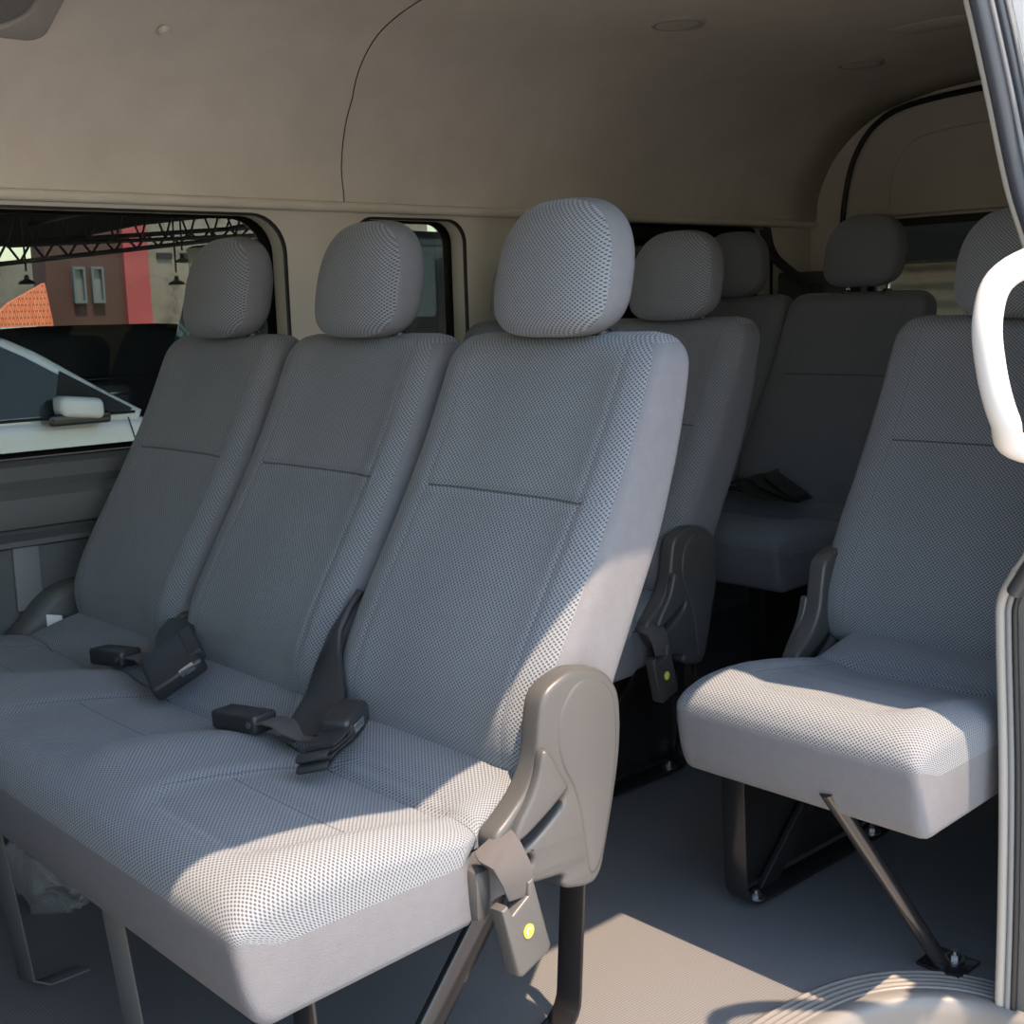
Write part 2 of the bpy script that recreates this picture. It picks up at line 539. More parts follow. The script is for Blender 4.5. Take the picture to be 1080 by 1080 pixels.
# recliner cover, outline in (y,z)
RC = [(.985, .544), (1.010, .560), (1.045, .566), (1.085, .556), (1.112, .528), (1.119, .49), (1.116, .44), (1.103, .38), (1.088, .325), (1.078, .296), (1.060, .284),
      (1.022, .291), (1.010, .300), (1.010, .312), (.985, .316), (.955, .322), (.925, .345), (.905, .372), (.902, .395), (.925, .413), (.952, .437), (.970, .470), (.976, .51)]
def recliner(parent, x, dy, mat, side=1):
    out = [(p.x, p.y) for p in crv([(a, b, 0) for a, b in RC], 4, closed=True)]
    slot = [(.935, .382), (.950, .388), (.985, .408), (1.010, .424), (1.018, .416), (1.010, .402), (.985, .384), (.962, .372), (.942, .368), (.932, .373)][::-1]
    slot = [(p.x, p.y) for p in crv([(a, b, 0) for a, b in slot], 3, closed=True)]
    f = lambda a, b, c: (x + side * c, a + dy, b)
    o = plate('recliner_cover', out[::-1], [slot, circle(.952, .350, .0085, 16)], .034, mat, f, parent, bevel=.007, res=3)
    back = plate('cover_backing', [(p[0] * .97 + .03, p[1] * .97 + .0126) for p in slot_grow()], [], .004, M['black_plastic'], lambda a, b, c: (x - side * .004 + side * c, a + dy, b), o)
    # raised round boss over the hinge
    bos = [(1.004, .485), (1.012, .525), (1.042, .552), (1.080, .547), (1.105, .522), (1.111, .48), (1.108, .43), (1.096, .37), (1.082, .32), (1.070, .300), (1.055, .300), (1.048, .33), (1.040, .38), (1.028, .42), (1.012, .45)]
    bo = [(p.x, p.y) for p in crv([(a, b, 0) for a, b in bos], 4, closed=True)]
    plate('hinge_boss', bo[::-1], [], .014, mat, lambda a, b, c: (x + side * (.0118 + c), a + dy, b), o, bevel=.0068, res=4)
    lv = [(.972, .482), (.984, .479), (1.000, .452), (1.012, .430), (1.008, .424), (.970, .402), (.935, .386), (.924, .389), (.928, .402), (.950, .430), (.964, .456)]
    ll = [(p.x, p.y) for p in crv([(a, b, 0) for a, b in lv], 4, closed=True)]
    plate('recliner_lever', ll, [], .016, mat, lambda a, b, c: (x + side * (.020 + c), a + dy, b), o, bevel=.0055, res=3)
    gv = [(.984, .484), (.996, .480), (1.014, .430), (1.008, .425)]
    return o
def slot_grow():
    return [(.925, .375), (.955, .335), (1.02, .40), (1.02, .45), (.98, .445)]

def bolt(parent, x, y, z):
    bm = bmesh.new()
    add_tube(bm, [(x, y, z), (x, y, z + .003)], .016, 20)
    add_tube(bm, [(x, y, z + .003), (x, y, z + .010)], .0095, 6)
    add_tube(bm, [(x, y, z + .010), (x, y, z + .015)], .0055, 12)
    return bm_obj('bolt', bm, M['bolt'], parent, deg=30)

def aisle_frame(parent, x, dy, dz=0, bolts=True, name='leg_frame', th=.045, web=True, yb=1.180):
    # U of bent flat steel: front post, floor rail, rear post, with a diagonal plate
    y0, y1 = .715 + dy, yb + dy
    r = .045
    pts = [(x, y0 - .012, .32), (x, y0, .012 + r)]
    for k in range(1, 7):
        a = PI + PI / 2 * k / 6
        pts.append((x, y0 + r + r * math.cos(a), .012 + r + r * math.sin(a)))
    for k in range(0, 7):
        a = 1.5 * PI + PI / 2 * k / 6
        pts.append((x, y1 - r + r * math.cos(a), .012 + r + r * math.sin(a)))
    pts.append((x, y1 + .02, .32))
    bm = bmesh.new()
    add_strip(bm, pts, (th / 2, 0, 0), .006)
    # folded inner web makes the strap an L section
    o = bm_obj(name, bm, M['black_steel'], parent, deg=50)
    bm = bmesh.new(); add_strip(bm, [(x - .012, y0 + .10, .012), (x - .012, y1 - .14, .22), (x - .012, y1 - .10, .30)], (0, .028, 0), .012)
    bm_obj('brace', bm, M['black_steel'], o, deg=50)
    if web:
        bm = bmesh.new()
        add_box(bm, (x - .030, y0 + .02, .02), (x - .026, y1 - .01, .30), 0)
        bm_obj('web_panel', bm, M['black_steel'], o)
    if bolts:
        bolt(o, x + .006, y0 + .045, .015); bolt(o, x + .006, y1 - .06, .015)
    return o

def outer_leg(parent, xt, yt, xf, yf):
    bm = bmesh.new()
    add_tube(bm, [(xt, yt, .325), (lerp(xt, xf, .9), lerp(yt, yf, .9), .045), (xf, yf, .012)], .0125, 12)
    o = bm_obj('leg', bm, M['black_steel'], parent, deg=50)
    bm = bmesh.new()
    add_box(bm, (xf - .035, yf - .012, .001), (xf + .035, yf + .055, .007), .002)
    bm_obj('foot_plate', bm, M['black_steel'], o); bolt(o, xf + .004, yf + .032, .007)
    return o

def seat_row(name, label, n, dx, dy, dz, spacing=.45, lifts=None, left=None):
    root = thing(name, label, 'seat', (XC + dx - (n - 1) * spacing / 2, dy + .8, 0))
    inv = Vector(root.location)
    centers = [dx + XC - spacing * (n - 1 - i) for i in range(n)]
    half = .228
    cu = cushion(root, centers[0] - (left or half), centers[-1] + half + .005, centers, dy, dz)
    for i, c in enumerate(centers):
        make_backrest(root, c, dy, dz)
        make_headrest(root, c, dy, dz, (lifts or [0] * n)[i])
    return root, centers
def settle(root):
    """children were built in van coordinates: make them local to the root"""
    for ch in root.children: ch.location = Vector(ch.location) - Vector(root.location)

# ------------------------------------------------------------------ row 1 bench
CASE = plain('case', (.03, .03, .03), .4)
b1, c1 = seat_row('passenger_bench', 'three-place grey knit bench in the front row, sunlit at its near end', 3, 0, 0, 0)
recliner(b1, -1.041, 0, M['plastic'])
box('bracket_cap', (-1.052, .868, .30), (-1.022, .894, .365), M['plastic'], b1, .010)
aisle_frame(b1, -1.145, 0, web=False, yb=1.135)
bm = bmesh.new(); add_strip(bm, [(-1.40, .60, .31), (-1.415, .635, .02), (-1.415, .66, .004), (-1.415, .72, .004)], (.014, .006, 0), .004)
bm_obj('leg', bm, M['dark_trim'], b1, deg=50)
bm = bmesh.new(); add_strip(bm, [(-1.79, .60, .31), (-1.80, .635, .02), (-1.80, .66, .004), (-1.80, .72, .004)], (.014, .006, 0), .004)
bm_obj('leg', bm, M['dark_trim'], b1, deg=50)
# hinge covers between the backrests
for gx in (-1.488, -1.938):
    plate('hinge_cover', [(p.x, p.y) for p in crv([(.985, .40, 0), (.978, .44, 0), (.985, .475, 0), (1.005, .495, 0), (1.03, .49, 0), (1.05, .45, 0), (1.05, .40, 0)], 5, closed=True)][::-1],
          [], .022, M['plastic'], lambda a, b, c, gx=gx: (gx + c, a, b), b1, bevel=.006)
settle(b1)

# ------------------------------------------------------------------ row 2 far bench (aisle place seen)
b2, c2 = seat_row('passenger_bench', 'two-place grey bench behind the front bench, black recliner cover on its aisle end', 2, -.505, .850, .004)
recliner(b2, -1.553, .852, M['plastic'])
aisle_frame(b2, -1.675, .852)
settle(b2)
# ------------------------------------------------------------------ row 2 single by the door
b3, c3 = seat_row('single_seat', 'single grey knit seat beside the sliding door opening, sun on its cushion front', 1, .250, .852, 0, left=.176)
recliner(b3, -1.214, .852, M['plastic'], -1)
aisle_frame(b3, -1.185, .852)
outer_leg(b3, -.925, 1.43, -.858, 1.635)
settle(b3)
# ------------------------------------------------------------------ row 3 bench
b4, c4 = seat_row('passenger_bench', 'two-place dark grey bench in the shaded rear, seen between the nearer seats', 2, -.596, 1.734, .05, spacing=.43, lifts=[0, .018])
aisle_frame(b4, -1.78, 1.734)
settle(b4)

# ------------------------------------------------------------------ belts
def buckle(parent, loc, rot, L=.058, W=.032, H=.020, mat='black_plastic', name='buckle'):
    Mx = Matrix.Translation(loc) @ rot
    bm = bmesh.new(); add_box(bm, (-L / 2, -W / 2, -H / 2), (L / 2, W / 2, H / 2), .0045, Mx, 3)
    o = bm_obj(name, bm, M[mat], parent)
    return o, Mx
Rz = lambda d: Matrix.Rotation(math.radians(d), 4, 'Z')
Rx = lambda d: Matrix.Rotation(math.radians(d), 4, 'X')
Ry = lambda d: Matrix.Rotation(math.radians(d), 4, 'Y')
def lying_buckle(x, y, z, ang, tail, label):
    t = thing('seat_belt_buckle', label, 'seat belt buckle', (x, y, z - .012))
    loc = t.location.copy()
    Mx = Matrix.Translation((0, 0, .0135)) @ Rz(ang) @ Ry(-6)
    bm = bmesh.new(); add_box(bm, (-.060, -.021, -.014), (.042, .021, .014), .006, Mx, 3)
    o = bm_obj('buckle_case', bm, M['black_plastic'], t)
    bm = bmesh.new(); add_box(bm, (-.0625, -.015, -.009), (-.059, .015, .007), .001, Mx); bm_obj('release_button', bm, M['sheath'], o)
    bm = bmesh.new(); add_tube(bm, [Mx @ Vector((.030, -.0225, 0)), Mx @ Vector((.030, -.019, 0))], .005, 12); bm_obj('rivet', bm, M['bolt'], o)
    e = Mx @ Vector((.035, 0, 0)); s = (Mx.to_3x3() @ Vector((0, .019, 0)))
    d = (Mx.to_3x3() @ Vector((1, 0, 0)))
    pts = [e, e + d * .02 + Vector((0, 0, .004)), e + d * .045 + Vector((0, 0, .002))] + [Vector(p) - loc for p in tail]
    strip('webbing', pts, [s, s, s] + [Vector((.010, .013, 0))] * len(tail), .004, M['webbing'], t)
    return t
lying_buckle(-1.965, .895, .436, 6, [(-1.845, .898, .441), (-1.80, .905, .436)], 'black seat belt buckle lying on the front bench near its window end')
lying_buckle(-1.505, .868, .436, 6, [(-1.40, .873, .441), (-1.365, .882, .436)], 'black seat belt buckle lying on the front bench between middle and aisle places')

# big square tongue case with sheath (between window and middle places)
t = thing('seat_belt', 'seat belt with a large square black buckle case, between window and middle backrests', 'seat belt', (-1.770, .895, .426))
loc = t.location.copy()
Mx = Matrix.Translation((0, 0, .034)) @ Rz(8) @ Rx(34) @ Rz(-28)
bm = bmesh.new(); add_box(bm, (-.052, -.045, -.014), (.052, .045, .014), .007, Mx, 3)
o = bm_obj('buckle_case', bm, M['black_plastic'], t)
bm = bmesh.new(); add_box(bm, (.046, .005, .004), (.0545, .030, .0145), .001, Mx); bm_obj('release_tab', bm, M['chrome'], o)
bm = bmesh.new(); add_box(bm, (-.050, .030, -.004), (.03, .052, .017), .003, Mx); bm_obj('case_lip', bm, M['sheath'], o)
bm = bmesh.new(); add_strip(bm, [Vector((-.160, .110, .060)), Vector((-.125, .075, .055)), Vector((-.08, .045, .050)), Vector((-.02, .02, .045))], (.022, .022, .004), .010)
bm_obj('webbing_sheath', bm, M['sheath'], t, deg=50)

# folded belt between middle and aisle places
t = thing('seat_belt', 'folded black seat belt bundle lying against the aisle backrest of the front bench', 'seat belt', (-1.310, .880, .426))
bm = bmesh.new()
base = Vector((0, 0, .030)); d = Vector((-.055, .10, .018)).normalized(); up = Vector((0, 0, 1)); w = Vector((.020, .010, .006))
for k, (l0, l1, h) in enumerate([(-.062, .050, 0), (-.058, .058, .007), (-.050, .060, .014), (-.045, .055, .021)]):
    pts = [base + d * lerp(l0, l1, s / 5) + up * (h - .014 + .003 * math.sin(s * 1.3 + k)) for s in range(6)]
    add_strip(bm, pts, w, .0045)
for h0 in (-.014, .000):
    c = base + d * -.060 + up * (h0 + .0035)
    pts = [c + d * (-.006 * math.sin(a)) + up * (.0038 * -math.cos(a)) for a in [PI * q / 5 for q in range(6)]]
    add_strip(bm, pts, w, .0045)
bm_obj('folded_webbing', bm, M['sheath'], t, deg=50)
Mb = Matrix.Translation(base + d * .035 + up * .004) @ d.to_track_quat('X', 'Z').to_matrix().to_4x4()
bm = bmesh.new(); add_box(bm, (-.034, -.022, -.016), (.034, .022, .018), .008, Mb, 3); o = bm_obj('belt_end_case', bm, M['black_plastic'], t)
bm = bmesh.new(); add_box(bm, (-.024, -.026, -.004), (.004, -.0215, .008), .001, Mb); bm_obj('metal_tongue', bm, M['chrome'], o)
# wide plastic sheath running down the gap
t = thing('belt_sheath', 'wide dark plastic belt sheath in the gap left of the aisle backrest', 'belt sheath', (-1.44, .98, .46))
loc = Vector(t.location)
P4 = [(-1.492, 1.065, .59), (-1.489, 1.040, .57), (-1.484, 1.010, .54), (-1.470, .985, .500), (-1.445, .960, .468), (-1.412, .925, .448), (-1.375, .885, .436)]
sd = [(.010, -.010, .004), (.015, -.012, .004), (.024, -.010, .006), (.030, .000, .008), (.032, .010, .008), (.034, .020, .004), (.034, .026, .002)]
strip('sheath', [Vector(p) - loc for p in P4], sd, .010, M['sheath'], t)

# buckles hanging at the aisle ends
def hanging(x, y, z, label, dz=0):
    t = thing('seat_belt_buckle', label, 'seat belt buckle', (x, y, z))
    Mx = Matrix.Translation((.012, .020, -.070)) @ Rx(14) @ Rz(6)
    # case with a notch: outline in local (y,z)
    f = lambda a, b, c: tuple(Mx @ Vector((c, a, b)))
    case = [(-.031, .046), (-.020, .046), (-.016, .030), (.014, .036), (.018, .052), (.028, .052), (.031, -.044), (.024, -.050), (-.024, -.050), (-.031, -.044)]
    o = plate('buckle_case', case[::-1], [], .022, M['plastic'], f, t, bevel=.004)
    dot = plate('sticker', circle(0, -.002, .0085, 20), [], .001, M['yellow'], lambda a, b, c: f(a, b, .0118 + c), o)
    ring = plate('sticker_mark', circle(.0, -.002, .0045, 12)[:9] + circle(.0, -.002, .0034, 12)[:9][::-1], [], .0006, M['sheath'] if False else M['white'], lambda a, b, c: f(a, b, .0127 + c), o)
    pts = [(-.025, .012, .030), (-.008, .006, .026), (.012, .008, .010), (.016, .014, -.012), (.014, .018, -.032)]
    strip('webbing', pts, [(0, .027, .010), (0, .029, .008), (0, .028, -.004), (0, .024, -.004), (0, .018, -.002)], .004, M['webbing'], t)
    return t
hanging(-1.010, .893, .362, 'grey buckle with yellow dot hanging in sun at the front bench aisle end')
hanging(-1.535, 1.760, .365, 'dark buckle with yellow dot hanging in shade beside the second bench')
# belts on the row 3 seat and rear wall
t = thing('seat_belt', 'black seat belt heaped on the shaded rear bench cushion', 'seat belt', (-1.93, 2.62, .50))
bm = bmesh.new()
for k in range(3):
    add_strip(bm, crv([(-.13 + .05 * k, .06 - .05 * k, .012), (-.05 + .03 * k, .0 + .03 * k, .035 + .01 * k), (.05, -.02 + .02 * k, .012 + .02 * k), (.16, -.01 * k, .005 + .006 * k)], 5), (.008, .02, .006), .004)
bm_obj('webbing', bm, M['sheath'], t, deg=50)
box('buckle_case', (-.075, -.03, .010), (-.01, .01, .035), M['black_plastic'], t, .005)
box('metal_tongue', (-.060, -.034, .026), (-.028, -.030, .032), M['chrome'], t, .0005)
t = tag(strip('seat_belt', crv([(-2.486, 3.44, 1.225), (-2.47, 3.46, 1.14), (-2.36, 3.47, 1.055), (-2.31, 3.47, 1.03), (-2.305, 3.46, .93), (-2.31, 3.40, .75)], 5), (.006, .022, .004), .003, M['sheath']),
        'dark shoulder belt slanting down from the rear corner of the far wall', 'seat belt')

# ------------------------------------------------------------------ van shell
YF, YR = -1.7, 3.74
XW = -2.5
wall_map = lambda a, b, c: (XW + c - .03, a, b)
wins = [(-.35, .724, 1.62, 1.221, [.085, .085, .06, .07]), (1.815, .760, 2.165, 1.221, .055), (2.42, .80, 3.50, 1.235, .05)]
holes = [rrect(a, b, c, d, r) for a, b, c, d, r in wins]
w = plate('wall_left', [(YF, 0), (YR, 0), (YR, 1.262), (YF, 1.262)], holes, .06, M['wall_trim'], wall_map, bevel=.004); struct(w)
for i, (a, b, c, d, r) in enumerate(wins):
    rr = r if isinstance(r, list) else [r] * 4
    g = plate('window_%d' % (i + 1), rrect(a - .003, b - .003, c + .003, d + .003, [q + .003 for q in rr]), [rrect(a + .003, b + .003, c - .003, d - .003, [q for q in rr])], .008, M['seal_line'], lambda p, q, s: (XW - .004 + s, p, q)); struct(g)
    gl = plate('glass_pane', rrect(a - .02, b - .02, c + .02, d + .02, .06), [], .004, M['glass'] if i < 2 else M['dark_glass'], lambda p, q, s: (XW - .065 + s, p, q), g)
    fr = plate('glass_border', rrect(a - .02, b - .02, c + .02, d + .02, .06), [rrect(a + .010, b + .010, c - .018, d - .006, [q for q in rr])], .002, M['seal_line'], lambda p, q, s: (XW - .071 + s, p, q), g)

# lower door-side trim on the far wall: dark panel with arm-rest ridge and pocket
lt = bmesh.new()
prof = [(.724, -2.500), (.716, -2.462), (.690, -2.450), (.672, -2.458), (.655, -2.440), (.62, -2.436), (.598, -2.440), (.590, -2.470), (.582, -2.472), (.570, -2.452), (.560, -2.450), (.552, -2.478), (.45, -2.480), (.36, -2.478), (.30, -2.47), (0.0, -2.47)]
pr = prof
ys = [YF, 0, .5, 1.0, 1.62, 1.70, 1.80, 2.3, 3.0, 3.5, YR - .03]
rings = [[lt.verts.new((x, y, z)) for z, x in pr] for y in ys]
for r0, r1 in zip(rings, rings[1:]):
    for k in range(len(pr) - 1): lt.faces.new((r0[k], r1[k], r1[k + 1], r0[k + 1]))
w = bm_obj('trim_1', lt, M['dark_trim'], deg=30); struct(w)
w = box('trim_2', (-2.482, .925, .425), (-2.470, .978, .578), M['grey_trim'], bev=.003); struct(w)
w = plate('trim_3', [(p.x, p.y) for p in crv([(.84, .30, 0), (.93, .425, 0), (.99, .470, 0), (1.06, .478, 0), (1.14, .45, 0), (1.2, .36, 0), (1.2, .30, 0)], 5, closed=True)][::-1], [], .075, M['dark_trim'], lambda a, b, c: (-2.44 + c, a, b), bevel=.02); struct(w)
w = box('trim_4', (-2.495, 3.52, .30), (-2.30, 3.72, 1.085), M['dark_trim'], bev=.01); struct(w)
tg = tag(box('paper_tag', (-.001, -.018, -.017), (.001, .018, .017), M['white'], M=Matrix.Translation((-2.385, .962, .410)) @ Rx(0) @ Rz(-60)), 'small white paper tag by the window end of the front bench cushion', 'tag')

w = plate('wall_front', [(-2.50, 0), (-.70, 0), (-.70, 1.24), (-.85, 1.52), (-1.2, 1.64), (-2.0, 1.64), (-2.35, 1.52), (-2.5, 1.24)], [rrect(-2.36, .70, -.84, 1.30, .10)], .04, M['wall_trim'], lambda a, b, c: (a, YF + c, b), bevel=.002); struct(w)
g = plate('window_7', rrect(-2.38, .68, -.82, 1.32, .10), [], .004, M['glass'], lambda a, b, c: (a, YF - .01 + c, b)); struct(g)
# headliner profile
HP = [(-2.498, 1.232), (-2.478, 1.262), (-2.470, 1.33), (-2.435, 1.41), (-2.385, 1.475), (-2.31, 1.535), (-2.20, 1.585), (-2.03, 1.617), (-1.80, 1.632), (-1.61, 1.636),
      (-1.42, 1.632), (-1.19, 1.617), (-1.02, 1.590), (-.91, 1.54), (-.84, 1.48), (-.805, 1.44)]
hp = crv([(x, 0, z) for x, z in HP], 5)
def headliner(name, y0, y1):
    verts, faces = [], []
    ysl = [y0 + (y1 - y0) * i / 24 for i in range(25)]
    for y in ysl:
        for p in hp:
            g = .004 * (math.exp(-((y - y0) / .010) ** 2) + math.exp(-((y - y1) / .010) ** 2))
            verts.append((p.x, y + (.05 * math.sin(max(0, (p.z - 1.25)) / .39 * PI / 2) * -1.5 if 0 < 1 else 0) * (1 if (abs(y - 1.72) < 1e-6) else 0), p.z + g))
    n = len(hp)
    for i in range(len(ysl) - 1):
        for j in range(n - 1): faces.append((i * n + j, (i + 1) * n + j, (i + 1) * n + j + 1, i * n + j + 1))
    o = mesh_obj(name, verts, faces, M['headliner'])
    md = o.modifiers.new('s', 'SOLIDIFY'); md.thickness = .03; md.offset = 1
    bmx = bmesh.new(); bmx.from_mesh(o.data)
    bmesh.ops.recalc_face_normals(bmx, faces=bmx.faces)
    # face normals up so the shell thickens outwards
    if sum(f.normal.z for f in bmx.faces) < 0:
        for f in bmx.faces: f.normal_flip()
    bmx.to_mesh(o.data); bmx.free()
    return struct(o)
headliner('ceiling', YF, YR)
# seam groove between the two headliner panels
sp = []
for p in hp:
    k = max(0, min(1, (p.z - 1.25) / .37))
    if p.z >= 1.24: sp.append((p.x + .001, 1.775 - .05 * k - .11 * max(0, k - .6), p.z - .0008))
o = tube('trim_5', sp, .0012, M['seal_line'], n=6); struct(o)
# lower edge roll of the headliner above the windows
o = tube('trim_6', [(-2.482, YF, 1.243), (-2.482, YR, 1.243)], .012, M['headliner'], n=10); struct(o)

# rear wall: tailgate trim with a window
rear_out = [(-2.50, 0), (-.70, 0), (-.70, 1.24)] + [(p.x, p.z + .02) for p in hp if p.z > 1.24][::-1] + [(-2.5, 1.24)]
w = plate('wall_back', rear_out, [rrect(-2.26, .70, -.96, 1.226, .06)], .04, M['wall_trim'], lambda a, b, c: (a, YR - .0 + c, b), bevel=.002); struct(w)
g = plate('window_4', rrect(-2.275, .685, -.945, 1.241, .07), [rrect(-2.25, .71, -.97, 1.216, .055)], .012, M['seal_line'], lambda a, b, c: (a, YR - .022 + c, b)); struct(g)
plate('glass_pane', rrect(-2.275, .685, -.945, 1.241, .07), [], .004, M['rear_glass'], lambda a, b, c: (a, YR + .01 + c, b), g)
arch = [(-2.372, .95), (-2.370, 1.20), (-2.352, 1.36), (-2.316, 1.464), (-2.245, 1.545), (-2.126, 1.588), (-1.88, 1.606), (-1.61, 1.610), (-1.34, 1.606), (-1.05, 1.575), (-.90, 1.5), (-.84, 1.36), (-.83, 1.0)]
ar = crv([(a, YR - .035, b) for a, b in arch], 6)
o = tube('trim_7', ar, .009, M['seal_line'], n=10); struct(o)
inner = [(-2.20, 1.25), (-2.19, 1.38), (-2.14, 1.46), (-2.03, 1.50), (-1.6, 1.515), (-1.2, 1.50), (-1.09, 1.46), (-1.03, 1.38), (-1.02, 1.25)]
io = [(p.x, p.y) for p in crv([(a, b, 0) for a, b in inner], 6)]
o = plate('trim_8', io[::-1], [], .02, M['wall_trim'], lambda a, b, c: (a, YR - .025 + c, b), bevel=.008); struct(o)

# near side: curve of the door opening edge (x by z)
EDGE = [(-.02, -.754, 1.60), (.15, -.755, 1.60), (.35, -.760, 1.60), (.54, -.771, 1.60), (.59, -.771, 1.600), (.63, -.748, 1.585), (.672, -.716, 1.560), (.72, -.690, 1.535), (.77, -.680, 1.520),
        (.85, -.676, 1.515), (.95, -.682, 1.51), (1.05, -.708, 1.505), (1.125, -.730, 1.495), (1.24, -.750, 1.475), (1.34, -.770, 1.46), (1.41, -.792, 1.46)]
YD = 1.46
def ex(z): return interp([(a, b) for a, b, c in EDGE], z)[0]
def ey(z): return interp([(a, c) for a, b, c in EDGE], z)[0]
zs = [i * .03 for i in range(0, 48)]
def side_wall(name, y0, y1, mat):
    """interior wall piece; y0=None starts at the opening edge"""
    verts, faces = [], []
    zz = zs + [1.44]
    for q in (0, 1):
        for o_ in (.004, .05):
            for z in zz: verts.append((ex(z) + o_, (ey(z) + .001 if y0 is None else y0) if q == 0 else y1, z))
    n = len(zz)
    for j in range(n - 1):
        faces.append((j, j + 1, 2 * n + j + 1, 2 * n + j)); faces.append((n + j, 3 * n + j, 3 * n + j + 1, n + j + 1))
        faces.append((j, n + j, n + j + 1, j + 1)); faces.append((2 * n + j, 2 * n + j + 1, 3 * n + j + 1, 3 * n + j))
    fm = [1 if verts[f[0]][2] < .68 else 0 for f in faces]
    return struct(mesh_obj(name, verts, faces, [mat, M['dark_trim']], fm=fm, smooth=False))
side_wall('wall_right', None, YD + .33, M['wall_trim'])
side_wall('wall_right.001', 2.55, 2.80, M['wall_trim'])
side_wall('wall_right.002', 3.55, YR, M['wall_trim'])
def side_band(name, y0, y1, z0, z1):
    bm = bmesh.new(); n = 12; R = []
    for i in range(n + 1):
        z = lerp(z0, z1, i / n); R.append([bm.verts.new((ex(z) + q, y, z)) for y, q in ((y0, .004), (y1, .004), (y1, .05), (y0, .05))])
    for a, b in zip(R, R[1:]):
        for k in range(4): bm.faces.new((a[k], a[(k + 1) % 4], b[(k + 1) % 4], b[k]))
    bm.faces.new(R[0]); bm.faces.new(R[-1][::-1])
    return struct(bm_obj(name, bm, M['dark_trim'] if z0 < .1 else M['wall_trim'], smooth=False))
for i, (a, b) in enumerate(((1.79, 2.55), (2.80, 3.55))):
    side_band('wall_right.%03d' % (3 + 2 * i), a, b, 0, .74); side_band('wall_right.%03d' % (4 + 2 * i), a, b, 1.22, 1.44)
    bm = bmesh.new()
    vs = [bm.verts.new(p) for p in ((ex(.74) + .03, a, .74), (ex(.74) + .03, b, .74), (ex(1.22) + .03, b, 1.22), (ex(1.22) + .03, a, 1.22))]
    bm.faces.new(vs); o = bm_obj('window_%d' % (5 + i), bm, M['dark_glass'], smooth=False); struct(o)

# jamb strips following the edge curve
edge = crv([(x, y, z) for z, x, y in EDGE], 5)
def jamb(name, off, dy, r, mat, flat=None, lo=-1, hi=9):
    bm = bmesh.new()
    pts = [(p.x + off, p.y + dy, p.z) for p in edge if lo <= p.z <= hi]
    if flat: add_strip(bm, pts, (flat, 0, 0), r)
    else: add_tube(bm, pts, r, 12)
    return struct(bm_obj(name, bm, mat, deg=50))
jamb('trim_9', .004, 0, .006, M['pillar_trim'], lo=.60)
jamb('trim_10', .020, -.008, .011, M['rubber'], lo=.60)
jamb('trim_11', .0335, -.006, .0035, M['grey_trim'], lo=.60)
jamb('trim_12', .041, -.002, .005, M['rubber'], lo=.60)
jamb('trim_13', .049, 0, .0025, M['grey_trim'], lo=.60)
jamb('trim_14', .152, .02, .034, M['white_paint'], flat=.102, lo=.60)
jamb('trim_21', .006, 0, .0085, M['pillar_trim'], hi=.64)
jamb('trim_22', .0175, -.004, .0045, M['grey_trim'], hi=.64)
jamb('trim_23', .025, -.002, .0045, M['seal_line'], hi=.64)
jamb('trim_24', .090, .02, .034, M['step_metal'], flat=.062, hi=.64)
# front jamb of the opening and header rail above it
YO = .02
side_wall('wall_right.007', YO - .30, YO, M['wall_trim']); side_wall('wall_right.010', YF, YF + .35, M['wall_trim'])
side_band('wall_right.008', YF + .35, YO - .30, 0, .72); side_band('wall_right.009', YF + .35, YO - .30, 1.22, 1.44)
bm = bmesh.new()
hd = [(-.808, 1.437), (-.800, 1.415), (-.790, 1.410), (-.765, 1.42), (-.74, 1.45), (-.78, 1.60), (-.95, 1.70), (-.95, 1.67), (-.83, 1.52)]
R = [[bm.verts.new((x, y, z)) for x, z in hd] for y in (YF, YR)]
for k in range(len(hd)): bm.faces.new((R[0][k], R[0][(k + 1) % len(hd)], R[1][(k + 1) % len(hd)], R[1][k]))
bm.faces.new(R[0]); bm.faces.new(R[1][::-1])
o = bm_obj('trim_15', bm, M['white_paint']); struct(o)

# floor with a step well cut-out
NOSE = [(-.905, 1.0), (-.905, 1.28), (-.902, 1.376), (-.892, 1.449), (-.873, 1.503), (-.843, 1.546), (-.802, 1.578), (-.757, 1.592), (-.69, 1.597)]
nose = [(p.x, p.y) for p in crv([(a, b, 0) for a, b in NOSE], 4)]
fl = [(-2.5, YF), (-.905, YF)] + nose[1:] + [(-.66, 1.597), (-.66, YR), (-2.5, YR)]
o = plate('floor', fl, [], .03, M['floor'], lambda a, b, c: (a, b, c - .015)); struct(o)
# ribbed scuff plate along the well
path = [(-.905, YO), (-.905, .5)] + nose
cs = [(-.072, .0015)]
for k in range(5):
    o0 = -.066 + k * .0105
    cs += [(o0, .004), (o0 + .0015, .0062), (o0 + .004, .0062), (o0 + .0055, .004)]
cs += [(-.012, .0060), (-.002, .0075), (.008, .006), (.014, -.002), (.016, -.02), (.016, -.06)]
bm = bmesh.new(); R = []
for i, p in enumerate(path):
    a = Vector(path[max(i - 1, 0)]); b = Vector(path[min(i + 1, len(path) - 1)]); tdir = (b - a).normalized()
    nrm = Vector((tdir.y, -tdir.x))        # towards the well
    R.append([bm.verts.new((p[0] + nrm.x * q, p[1] + nrm.y * q, z)) for q, z in cs])
for r0, r1 in zip(R, R[1:]):
    for k in range(len(cs) - 1): bm.faces.new((r0[k], r1[k], r1[k + 1], r0[k + 1]))
o = bm_obj('trim_16', bm, M['sill'], deg=60); struct(o)
